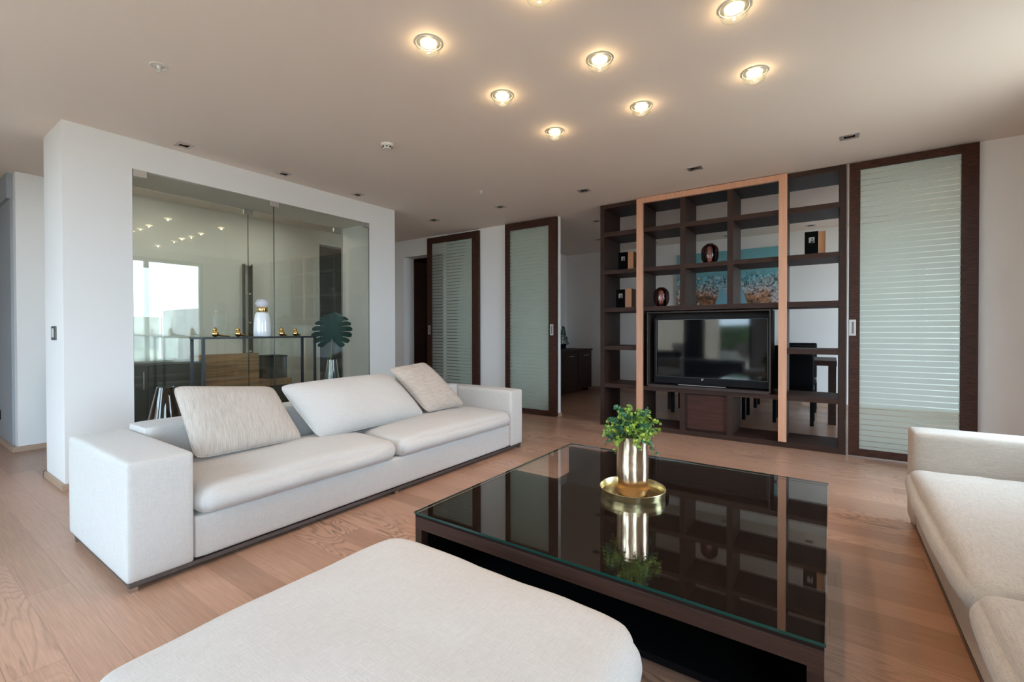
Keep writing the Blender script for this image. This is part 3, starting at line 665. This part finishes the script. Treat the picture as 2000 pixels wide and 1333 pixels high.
# ------------------------------------------------------------------ corridor furniture behind the glass
t = thing('credenza', 'dark wood credenza with steel handle behind the glass partition', 'cabinet', (-6.3, 1.75, 0))
obj('body', B((-6.54, -6.115, 1.17, 2.335, 0, .81)), M['credenza'], t)
obj('top', B((-6.54, -6.10, 1.16, 2.340, .81, .835)), mat('grey_top', (.10, .10, .10, 1), .3), t)
for a, b in ((1.18, 1.80), (1.81, 2.325)):
    d = obj('door', B((-6.115, -6.10, a, b, .02, .80), bev=.002), M['credenza'], t)
    yy = b-.05 if a < 1.5 else b-.05
    if a < 1.5:
        obj('handle', B((-6.085, -6.077, 1.753, 1.765, .55, .745), (-6.10, -6.077, 1.753, 1.765, .56, .57), (-6.10, -6.077, 1.753, 1.765, .725, .735)), M['chrome'], d)
t = thing('bench', 'oak bench with a raised back block behind the glass partition', 'bench', (-6.3, 2.9, 0))
obj('seat', B((-6.54, -6.10, 2.355, 3.42, .46, .54)), M['oak'], t)
obj('back_block', B((-6.54, -6.36, 2.355, 3.11, .54, .885)), M['oak'], t)
obj('base', B((-6.52, -6.14, 2.38, 3.40, 0, .46)), M['credenza'], t)
t = thing('storage_box', 'black wooden box on the right end of the oak bench', 'box', (-6.3, 3.27, .541))
obj('body', B((-6.50, -6.20, 3.125, 3.41, .541, .83)), M['credenza'], t); obj('lid', B((-6.505, -6.195, 3.12, 3.415, .83, .85)), M['black'], t)
t = thing('narrow_shelf', 'tall narrow dark ladder shelf behind the glass partition', 'shelf', (-6.45, 3.04, .886))
obj('side_panel', B((-6.53, -6.46, 3.060, 3.082, .886, 2.09)), M['credenza'], t); obj('side_panel', B((-6.53, -6.46, 2.978, 2.985, .886, 2.09)), M['credenza'], t)
for k in range(4): obj('shelf_board', B((-6.53, -6.46, 2.985, 3.060, .90+k*.39, .92+k*.39)), M['wplastic'], t)
# picture in the dark room beyond the corridor
t = thing('picture', 'small dark framed picture beyond the corridor doorway, above the monstera', 'picture', (-7.77, 5.05, 1.3))
obj('frame', B((-7.778, -7.755, 4.93, 5.19, 1.22, 1.24), (-7.778, -7.755, 4.93, 5.19, 1.50, 1.52), (-7.778, -7.755, 4.93, 4.95, 1.24, 1.50), (-7.778, -7.755, 5.17, 5.19, 1.24, 1.50)), M['black'], t)
obj('print', B((-7.776, -7.765, 4.95, 5.17, 1.24, 1.50)), mat('dim_print', (.06, .045, .04, 1), .5), t)

# hall seen through the opening left of door 1
t = thing('hall_cabinet', 'dark wood hall cabinet with a lit niche beyond the left opening', 'cabinet', (-6.5, 6.8, 0))
obj('side_wall', B((-6.14, -6.10, 5.69, 6.30, 0, 2.42)), M['hallw'], t)
obj('back_panel', B((-8.58, -4.72, 7.02, 7.08, 0, H-.01)), M['hallw'], t)
obj('base_unit', B((-8.58, -4.72, 6.60, 7.02, 0, .74), bev=.003), M['hallw'], t)
obj('upper_unit', B((-8.58, -4.72, 6.66, 7.02, 2.52, H-.01)), M['hallw'], t)
obj('niche_light', B((-6.86, -6.76, 6.80, 6.88, 2.50, 2.518)), M['led'], t)
for x in (-7.10, -6.45): obj('divider', B((x-.02, x+.02, 6.70, 7.02, .74, 2.52)), M['hallw'], t)
struct('wall_foyer', B((-8.7, -8.6, 5.32, 7.1, 0, H), (-4.7, -4.66, 5.56, 7.1, 0, H)), M['wall'], 'white foyer wall beyond the left opening')
l = bpy.data.lights.new('niche_spot', 'SPOT'); l.energy = 14; l.color = (1, .55, .35); l.spot_size = 1.2; l.shadow_soft_size = .02
o = bpy.data.objects.new('niche_spot', l); col.objects.link(o); o.location = (-6.81, 6.84, 2.49)
t = thing('copper_ball', 'round copper vase on the lit hall cabinet', 'vase', (-6.86, 6.72, .741))
bm = bmesh.new(); lathe(bm, [(.03, 0), (.075, .03), (.105, .09), (.108, .14), (.085, .20), (.05, .225), (.04, .225), (.03, .2)], (-6.86, 6.72, .741), 32, sx=1.15)
obj('body', bm, mat('copper', (.75, .30, .14, 1), .2, metal=1), t)

# ------------------------------------------------------------------ dining room
t = thing('sideboard', 'dark wood sideboard in the dining room beyond the middle sliding door', 'cabinet', (-4.36, 7.6, 0))
obj('body', B((-4.525, -3.935, 6.60, 8.40, .06, .79)), M['dark'], t); obj('top', B((-4.525, -3.905, 6.59, 8.41, .79, .825)), M['darkh'], t)
for a in (6.61, 7.21, 7.81):
    d = obj('door', B((-3.935, -3.920, a, a+.58, .07, .78), bev=.002), M['dark'], t)
    obj('handle', B((-3.905, -3.897, a+.18, a+.42, .70, .712), (-3.920, -3.897, a+.18, a+.19, .70, .712), (-3.920, -3.897, a+.41, a+.42, .70, .712)), M['chrome'], d)
for y in (6.65, 8.33): obj('foot', B((-4.50, -3.98, y, y+.03, 0, .06)), M['black'], t)
t = thing('conical_plant', 'small dark conical shrub on the dining room sideboard', 'plant', (-4.40, 8.10, .826))
bm = bmesh.new(); lathe(bm, [(.05, 0), (.07, .09), (.065, .09), (.05, .08), (.001, .08)], (-4.40, 8.10, .826), 20); obj('pot', bm, M['black'], t)
bm = bmesh.new(); rr = random.Random(5)
for i in range(520):
    z = rr.random(); a = rr.uniform(0, 6.283); r = (.095*(1-z)+.010)*rr.uniform(.7, 1.1); p = Vector((-4.40+r*math.cos(a), 8.10+r*math.sin(a), .90+z*.36))
    d = Vector((math.cos(a), math.sin(a), .7)).normalized(); e = d.cross(Vector((rr.gauss(0, 1), rr.gauss(0, 1), 1))).normalized()
    bm.faces.new([bm.verts.new(p+e*.009), bm.verts.new(p+d*.022), bm.verts.new(p-e*.009), bm.verts.new(p-d*.008)])
obj('foliage', bm, M['leafd'], t)
# painting
def painting_mat():
    m = bpy.data.materials.new('harbour_painting'); nt = nodes(m); Lk = nt.links.new
    o = N(nt, 'ShaderNodeOutputMaterial'); p = N(nt, 'ShaderNodeBsdfPrincipled'); p.inputs['Roughness'].default_value = .55; Lk(p.outputs[0], o.inputs[0])
    tc = N(nt, 'ShaderNodeTexCoord'); sp = N(nt, 'ShaderNodeSeparateXYZ'); Lk(tc.outputs['Object'], sp.inputs[0])
    nb = N(nt, 'ShaderNodeTexNoise'); nb.inputs['Scale'].default_value = 2.2; nb.inputs['Detail'].default_value = 4; Lk(tc.outputs['Object'], nb.inputs[0])
    h = N(nt, 'ShaderNodeMath', operation='MULTIPLY_ADD'); Lk(nb.outputs[0], h.inputs[0]); h.inputs[1].default_value = .75; Lk(sp.outputs[2], h.inputs[2])
    cr = N(nt, 'ShaderNodeValToRGB'); Lk(h.outputs[0], cr.inputs[0])
    e = cr.color_ramp.elements; e[0].position = 0.0; e[0].color = (.03, .20, .28, 1); e[1].position = 1.0; e[1].color = (.14, .38, .43, 1)
    for pos, c_ in ((.25, (.12, .32, .38, 1)), (.40, (.30, .12, .04, 1)), (.52, (.16, .08, .045, 1)), (.60, (.40, .19, .10, 1)), (.68, (.42, .38, .38, 1)), (.78, (.30, .36, .38, 1)), (.93, (.14, .38, .43, 1))):
        q = e.new(pos); q.color = c_
    v = N(nt, 'ShaderNodeTexVoronoi'); v.inputs['Scale'].default_value = 9; Lk(tc.outputs['Object'], v.inputs['Vector'])
    n2 = N(nt, 'ShaderNodeTexNoise'); n2.inputs['Scale'].default_value = 16; n2.inputs['Detail'].default_value = 5; n2.inputs['Distortion'].default_value = 1.5; Lk(tc.outputs['Object'], n2.inputs[0])
    mr = N(nt, 'ShaderNodeMapRange'); mr.inputs[1].default_value = .35; mr.inputs[2].default_value = .65; mr.inputs[3].default_value = .12; mr.inputs[4].default_value = 1.7; Lk(n2.outputs[0], mr.inputs[0])
    # strokes only in the village band, calm sky above
    sk = N(nt, 'ShaderNodeMapRange'); sk.inputs[1].default_value = .56; sk.inputs[2].default_value = .68; sk.inputs[3].default_value = 1; sk.inputs[4].default_value = 0; Lk(sp.outputs[2], sk.inputs[0])
    one = N(nt, 'ShaderNodeMix', data_type='FLOAT'); one.inputs[2].default_value = 1; Lk(sk.outputs[0], one.inputs[0]); Lk(mr.outputs[0], one.inputs[3])
    mx = N(nt, 'ShaderNodeMix', data_type='RGBA', blend_type='MULTIPLY'); mx.inputs[0].default_value = 1; Lk(cr.outputs[0], mx.inputs[6])
    cc = N(nt, 'ShaderNodeCombineColor'); [Lk(one.outputs[0], cc.inputs[i]) for i in range(3)]; Lk(cc.outputs[0], mx.inputs[7])
    sky = N(nt, 'ShaderNodeMix', data_type='RGBA'); sky.inputs[6].default_value = (.15, .38, .43, 1); Lk(sk.outputs[0], sky.inputs[0]); Lk(mx.outputs[2], sky.inputs[7])
    # pale cells: houses
    lt = N(nt, 'ShaderNodeMath', operation='LESS_THAN'); Lk(v.outputs['Distance'], lt.inputs[0]); lt.inputs[1].default_value = .20
    lm = N(nt, 'ShaderNodeMath', operation='MULTIPLY'); Lk(lt.outputs[0], lm.inputs[0]); Lk(sk.outputs[0], lm.inputs[1])
    hs = N(nt, 'ShaderNodeMix', data_type='RGBA'); Lk(lm.outputs[0], hs.inputs[0]); Lk(sky.outputs[2], hs.inputs[6]); hs.inputs[7].default_value = (.50, .46, .44, 1)
    Lk(hs.outputs[2], p.inputs['Base Color']); return m
t = thing('painting', 'large turquoise harbour painting on the dining room wall, seen through the bookcase', 'painting', (-1.44, 8.46, 1.52))
obj('canvas', B((-2.28, -.60, 8.455, 8.495, 1.52, 2.535)), painting_mat(), t)
wp = mat('painted_white', (.62, .66, .70, 1), .6); bp_ = mat('painted_pale_blue', (.20, .42, .52, 1), .6)
bm = bmesh.new()
for pts in (((-1.66, 1.55), (-1.36, 1.55), (-1.52, 1.98)), ((-1.235, 1.57), (-1.12, 1.57), (-1.235, 1.96))):
    a = [bm.verts.new((x, 8.4545, z)) for x, z in pts]; b = [bm.verts.new((x, 8.4535, z)) for x, z in pts]
    bm.faces.new(a); bm.faces.new(b[::-1])
    for i in range(3): bm.faces.new((a[i], a[(i+1) % 3], b[(i+1) % 3], b[i]))
obj('sails', bm, bp_, t)
obj('hull', B((-1.24, -.86, 8.453, 8.4545, 1.565, 1.60)), wp, t); obj('hull', B((-1.95, -1.80, 8.453, 8.4545, 1.56, 1.63)), wp, t)

t = thing('dining_table', 'long dark wood dining table behind the bookcase', 'table', (-.95, 7.35, 0))
obj('tabletop', B((-2.00, .066, 6.92, 7.85, .735, .80), bev=.002), M['darkh'], t)
for x in (-1.995, -.022):
    for y in (6.925, 7.765): obj('leg', B((x, x+.083, y, y+.08, 0, .735)), M['dark'], t)
def chair(x, y, face, label, first=[None]):
    """face=+1: looks toward +Y (back toward the camera)"""
    if first[0] is None:
        t = thing('dining_chair', label, 'chair', (x, y, 0), 'black high-backed chairs at the dining table')
        obj('seat', rbox(x-.22, x+.22, y-.20, y+.22, .40, .48, r=.03, n=8, top=.01), M['black'], t)
        obj('backrest', rbox(x-.22, x+.22, y-.245, y-.195, .46, .99, r=.02, n=8), M['black'], t)
        for dx in (-.20, .20):
            for dy in (-.21, .19): obj('leg', B((x+dx-.02, x+dx+.02, y+dy-.02, y+dy+.02, 0, .41)), M['black'], t)
        first[0] = t; t.rotation_euler.z = 0 if face > 0 else math.pi; return t
    c = copy_tree(first[0], Vector((x, y, 0))-Vector(first[0].location), label); c.rotation_euler.z = 0 if face > 0 else math.pi; return c
chair(-.385, 6.92, 1, 'black dining chair nearest the right end of the table, back to the bookcase')
chair(-1.14, 6.92, 1, 'second black dining chair from the right, back to the bookcase')
chair(-1.90+.22, 6.98, 1, 'black dining chair whose legs show under the television, left of the cabinet door')
chair(-.385, 8.02, -1, 'black dining chair on the far side of the table at its right end')
chair(-1.14, 8.02, -1, 'black dining chair in the middle of the far side of the table')
chair(-1.66, 8.02, -1, 'black dining chair at the left end of the far side of the table')

# ------------------------------------------------------------------ ceiling fittings
def crown(x, y, first=[None]):
    lab = 'lit crystal-ringed downlight in the ceiling, %s' % dnames[(x, y)]
    if first[0] is None:
        t = thing('downlight', lab, 'lamp', (x, y, H), 'crystal downlights over the coffee table')
        bm = bmesh.new(); lathe(bm, [(.044, -.002), (.044, -.034), (.050, -.046), (.060, -.046), (.067, -.030), (.066, -.002), (.058, -.0005)], (x, y, H), 40, loop=True); obj('crystal_ring', bm, M['clear'], t)
        bm = bmesh.new(); lathe(bm, [(.001, -.010), (.040, -.010), (.044, -.001), (.001, -.001)], (x, y, H), 32); obj('bulb', bm, M['bulb'], t)
        bm = bmesh.new(); lathe(bm, [(.0665, 0), (.068, -.0035), (.072, 0)], (x, y, H), 40, loop=True); obj('rim', bm, M['wplastic'], t)
        first[0] = t
    else: t = copy_tree(first[0], Vector((x, y, H))-Vector(first[0].location), lab)
    l = bpy.data.lights.get('downlight_bulb')
    if l is None:
        l = bpy.data.lights.new('downlight_bulb', 'POINT'); l.energy = 1.5; l.color = (1, .66, .36); l.shadow_soft_size = .006
        k = bpy.data.lights.new('downlight_beam', 'SPOT'); k.energy = 13; k.color = (1, .70, .45); k.spot_size = 2.3; k.spot_blend = 1; k.shadow_soft_size = .008
    o = bpy.data.objects.new('downlight_bulb', l); col.objects.link(o); o.location = (x, y, H-.022)
    o = bpy.data.objects.new('downlight_beam', bpy.data.lights['downlight_beam']); col.objects.link(o); o.location = (x, y, H-.020)
dnames = {}
for y_ in (1.9, 3.2):
    l = bpy.data.lights.new('corridor_fill', 'AREA'); l.shape = 'DISK'; l.size = .12; l.energy = 4; l.color = (1, .92, .82)  # unseen fill added to brighten the corridor behind the glass, no fitting modelled
    o = bpy.data.objects.new('corridor_fill', l); col.objects.link(o); o.location = (-5.75, y_, H-.01)
for i, (x, y) in enumerate(lamps):
    r_ = ('left row', 'middle row', 'right row')[i//3]; q_ = ('nearest the camera', 'middle one', 'farthest')[i % 3]
    dnames[(x, y)] = '%s, %s' % (r_, q_)
for p in lamps: crown(*p)
sqn = ['beside the glass partition, nearest the camera', 'beside the glass partition, middle one', 'beside the glass partition, farthest', 'back row, leftmost', 'back row, above the first door gap', 'back row, above the dining opening',
       'back row, above the left part of the bookcase', 'back row, above the right sliding door', 'in the dining room nearest the opening', 'in the dining room above the sideboard', 'in the dining room, left of the painting', 'in the dining room, above the painting', 'in the dining room, seen above the photo box']
first = None
for (x, y), nm in zip(squares+dsq, sqn):
    lab = 'small rectangular recessed spotlight, unlit, '+nm
    if first is None:
        first = thing('recessed_spotlight', lab, 'lamp', (x, y, H), 'rectangular recessed spotlights')
        obj('frame', B((x-SQ-.012, x+SQ+.012, y-SR-.012, y-SR+.008, H-.004, H+.002), (x-SQ-.012, x+SQ+.012, y+SR-.008, y+SR+.012, H-.004, H+.002), (x-SQ-.012, x-SQ+.016, y-SR+.008, y+SR-.008, H-.004, H+.002), (x+SQ-.016, x+SQ+.012, y-SR+.008, y+SR-.008, H-.004, H+.002)), M['steel'], first)
        obj('housing', B((x-SQ+.001, x-SQ+.004, y-SR, y+SR, H, H+.07), (x+SQ-.004, x+SQ-.001, y-SR, y+SR, H, H+.07), (x-SQ, x+SQ, y-SR+.001, y-SR+.004, H, H+.07), (x-SQ, x+SQ, y+SR-.004, y+SR-.001, H, H+.07), (x-SQ, x+SQ, y-SR, y+SR, H+.07, H+.08)), M['black'], first)
        bm = bmesh.new(); lathe(bm, [(.001, .004), (.026, .005), (.038, .016), (.039, .045), (.001, .045)], (x, y, H), 24); obj('reflector', bm, mat('copper_reflector', (.75, .42, .25, 1), .2, metal=1), first)
    else: copy_tree(first, Vector((x, y, H))-Vector(first.location), lab)
t = thing('smoke_detector', 'white round smoke detector on the ceiling', 'detector', (-3.06, 2.555, H))
bm = bmesh.new(); lathe(bm, [(.001, -.042), (.030, -.042), (.036, -.036), (.037, -.020), (.050, -.016), (.052, 0), (.001, 0)], (-3.06, 2.555, H), 32); obj('body', bm, M['wplastic'], t)
bm = bmesh.new()
for k in range(8):
    a = k*math.pi/4; bx_, by_ = -3.06+.036*math.cos(a), 2.555+.036*math.sin(a); box(bm, bx_-.006, bx_+.006, by_-.006, by_+.006, H-.033, H-.024)
obj('vent', bm, M['blackm'], t)
def sprinkler(x, y, label):
    t = thing('sprinkler', label, 'sprinkler', (x, y, H), 'ceiling sprinklers')
    bm = bmesh.new(); lathe(bm, [(.030, -.001), (.042, -.004), (.046, 0), (.020, 0)], (x, y, H), 28); obj('escutcheon', bm, M['wplastic'], t)
    bm = bmesh.new(); lathe(bm, [(.001, -.020), (.009, -.020), (.011, 0)], (x, y, H), 14); box(bm, x-.013, x-.010, y-.002, y+.002, H-.038, H-.012); box(bm, x+.010, x+.013, y-.002, y+.002, H-.038, H-.012); box(bm, x-.013, x+.013, y-.002, y+.002, H-.015, H-.012)
    lathe(bm, [(.001, -.040), (.014, -.040), (.014, -.037), (.001, -.037)], (x, y, H), 14); obj('head', bm, M['wplastic'], t)
sprinkler(-3.26, 1.03, 'white ceiling sprinkler at upper left'); sprinkler(-3.225, 4.02, 'small white ceiling sprinkler near the sliding doors')

# switch and socket
t = thing('light_switch', 'rectangular steel light switch on the white wall block', 'switch', (-4.93, .868, 1.17))
obj('plate', B((-5.00, -4.865, .862, .869, 1.115, 1.222), bev=.002), M['plinth'], t); obj('rocker', B((-4.960, -4.915, .858, .863, 1.135, 1.205), bev=.002), M['wplastic'], t)
t = thing('socket', 'dark power socket low on the grey wall at the left edge', 'socket', (-7.37, .868, .28))
obj('plate', B((-7.42, -7.32, .862, .869, .235, .335)), M['black'], t); obj('insert', B((-7.40, -7.34, .860, .863, .255, .315)), M['wplastic'], t)

# ------------------------------------------------------------------ outside, seen only in reflections
struct('terrace', B((-14, 7, -9, -2.1, -.14, -.04), (1.5, 7, -2.1, 5.70, -.14, -.04)), M['deck'], 'pale tiled terrace outside')
struct('ground', B((-150, 150, -150, 150, -14.2, -14)), M['ground'], 'distant ground far below the terrace')
t = thing('hedge', 'clipped hedge along the terrace edge, seen reflected in the television', 'hedge', (-3, -8.3, -.04))
bm = rbox(-13, 6, -8.8, -8.0, .42, 1.35, r=.15, n=30)
for v in bm.verts: v.co += Vector((nz(*v.co, 3), nz(*(v.co+Vector((9, 9, 9))), 3), nz(*(v.co+Vector((3, 3, 3))), 3)))*.09
obj('foliage', bm, M['hedge'], t); obj('planter', B((-13.1, 6.1, -8.85, -7.95, -.04, .42)), M['city'], t)
t = thing('railing', 'glass balustrade on the right-hand terrace', 'railing', (6.8, 1.5, -.04))
for k in range(6): obj('post', B((6.80, 6.84, -3+k*1.7, -2.96+k*1.7, -.04, 1.05)), M['chrome'], t)
obj('handrail', B((6.79, 6.85, -3, 5.5, 1.05, 1.09)), M['chrome'], t); obj('glass_panel', B((6.815, 6.825, -2.9, 5.5, .02, 1.0)), M['glassw'], t)
t = thing('terrace_wall', 'beige rendered screen wall on the terrace, seen only in the television reflection', 'wall', (-6.2, -7, -.04))
obj('render', B((-10, -3.3, -7.2, -7.0, -.04, 2.35)), M['deck'], t)
t = thing('daybed', 'dark charcoal daybed by the rear glazing, seen only in the television reflection', 'daybed', (-3.4, -1.4, 0))
obj('base', B((-4.8, -1.7, -1.75, -1.0, .06, .30), bev=.01), M['black'], t); obj('cushion', rbox(-4.8, -1.7, -1.75, -1.0, .30, .44, r=.05, n=12, top=.03), M['charcoal'], t)
obj('bolster', rbox(-4.8, -3.2, -1.75, -1.5, .44, .66, r=.1, n=12), M['charcoal'], t)
for x in (-4.75, -1.78):
    for y in (-1.72, -1.06): obj('leg', B((x, x+.04, y, y+.04, 0, .06)), M['blackm'], t)
def armchair(x, y, rot, label):
    t = thing('wicker_chair', label, 'chair', (x, y, -.04), 'wicker terrace chairs')
    bm = bmesh.new(); lathe(bm, [(.30, .38), (.36, .50), (.42, .78), (.40, .80), (.34, .52), (.28, .42), (.001, .42), (.001, .38)], (x, y, -.04), 30)
    for v in bm.verts:
        if v.co.y-y > .05: v.co.z = min(v.co.z, -.04+.80-.9*(v.co.y-y))
    obj('shell', bm, M['wicker'], t)
    for a in (.8, 2.35, 3.9, 5.5):
        bm = bmesh.new(); tube(bm, [(x+.2*math.cos(a), y+.2*math.sin(a), .36), (x+.30*math.cos(a), y+.30*math.sin(a), -.04)], .012, 6); obj('leg', bm, M['stem'], t)
armchair(-3.9, -4.8, 0, 'wicker tub chair on the terrace, left in the television reflection'); armchair(-2.0, -5.0, 0, 'wicker tub chair on the terrace, right in the television reflection')
t = thing('curtain', 'dark gathered curtain at the rear glazing, the black pillar in the television reflection', 'curtain', (-2.9, -1.9, 0))
bm = bmesh.new(); pr = [(-3.22+.02*k, -1.90+.035*math.sin(k*1.5)) for k in range(28)]
A = [bm.verts.new((x, y, .02)) for x, y in pr]; Bv = [bm.verts.new((x, y, 2.48)) for x, y in pr]
for i in range(len(pr)-1): f = bm.faces.new((A[i], A[i+1], Bv[i+1], Bv[i])); f.smooth = True
bmesh.ops.solidify(bm, geom=bm.faces[:], thickness=.006)
obj('fabric', bm, M['black'], t)
for k, (x, y, w, d, h) in enumerate(((60, 12, 14, 10, 17), (75, 32, 16, 12, 19), (58, 45, 12, 10, 15.5), (80, 2, 18, 12, 16), (64, 62, 14, 12, 18), (90, 50, 20, 14, 22))):
    t = thing('apartment_building', 'pale distant apartment block, seen only in the partition reflection', 'building', (x, y, -14), 'distant apartment blocks')
    obj('walls', B((x, x+w, y, y+d, -14, -14+h)), M['city'], t)
    bm = bmesh.new()
    for i in range(int(d//2)):
        for j in range(int(h//3)): box(bm, x-.05, x+.02, y+.6+i*2, y+1.7+i*2, -13+j*3, -11.6+j*3)
    obj('windows', bm, M['greywall'], t)
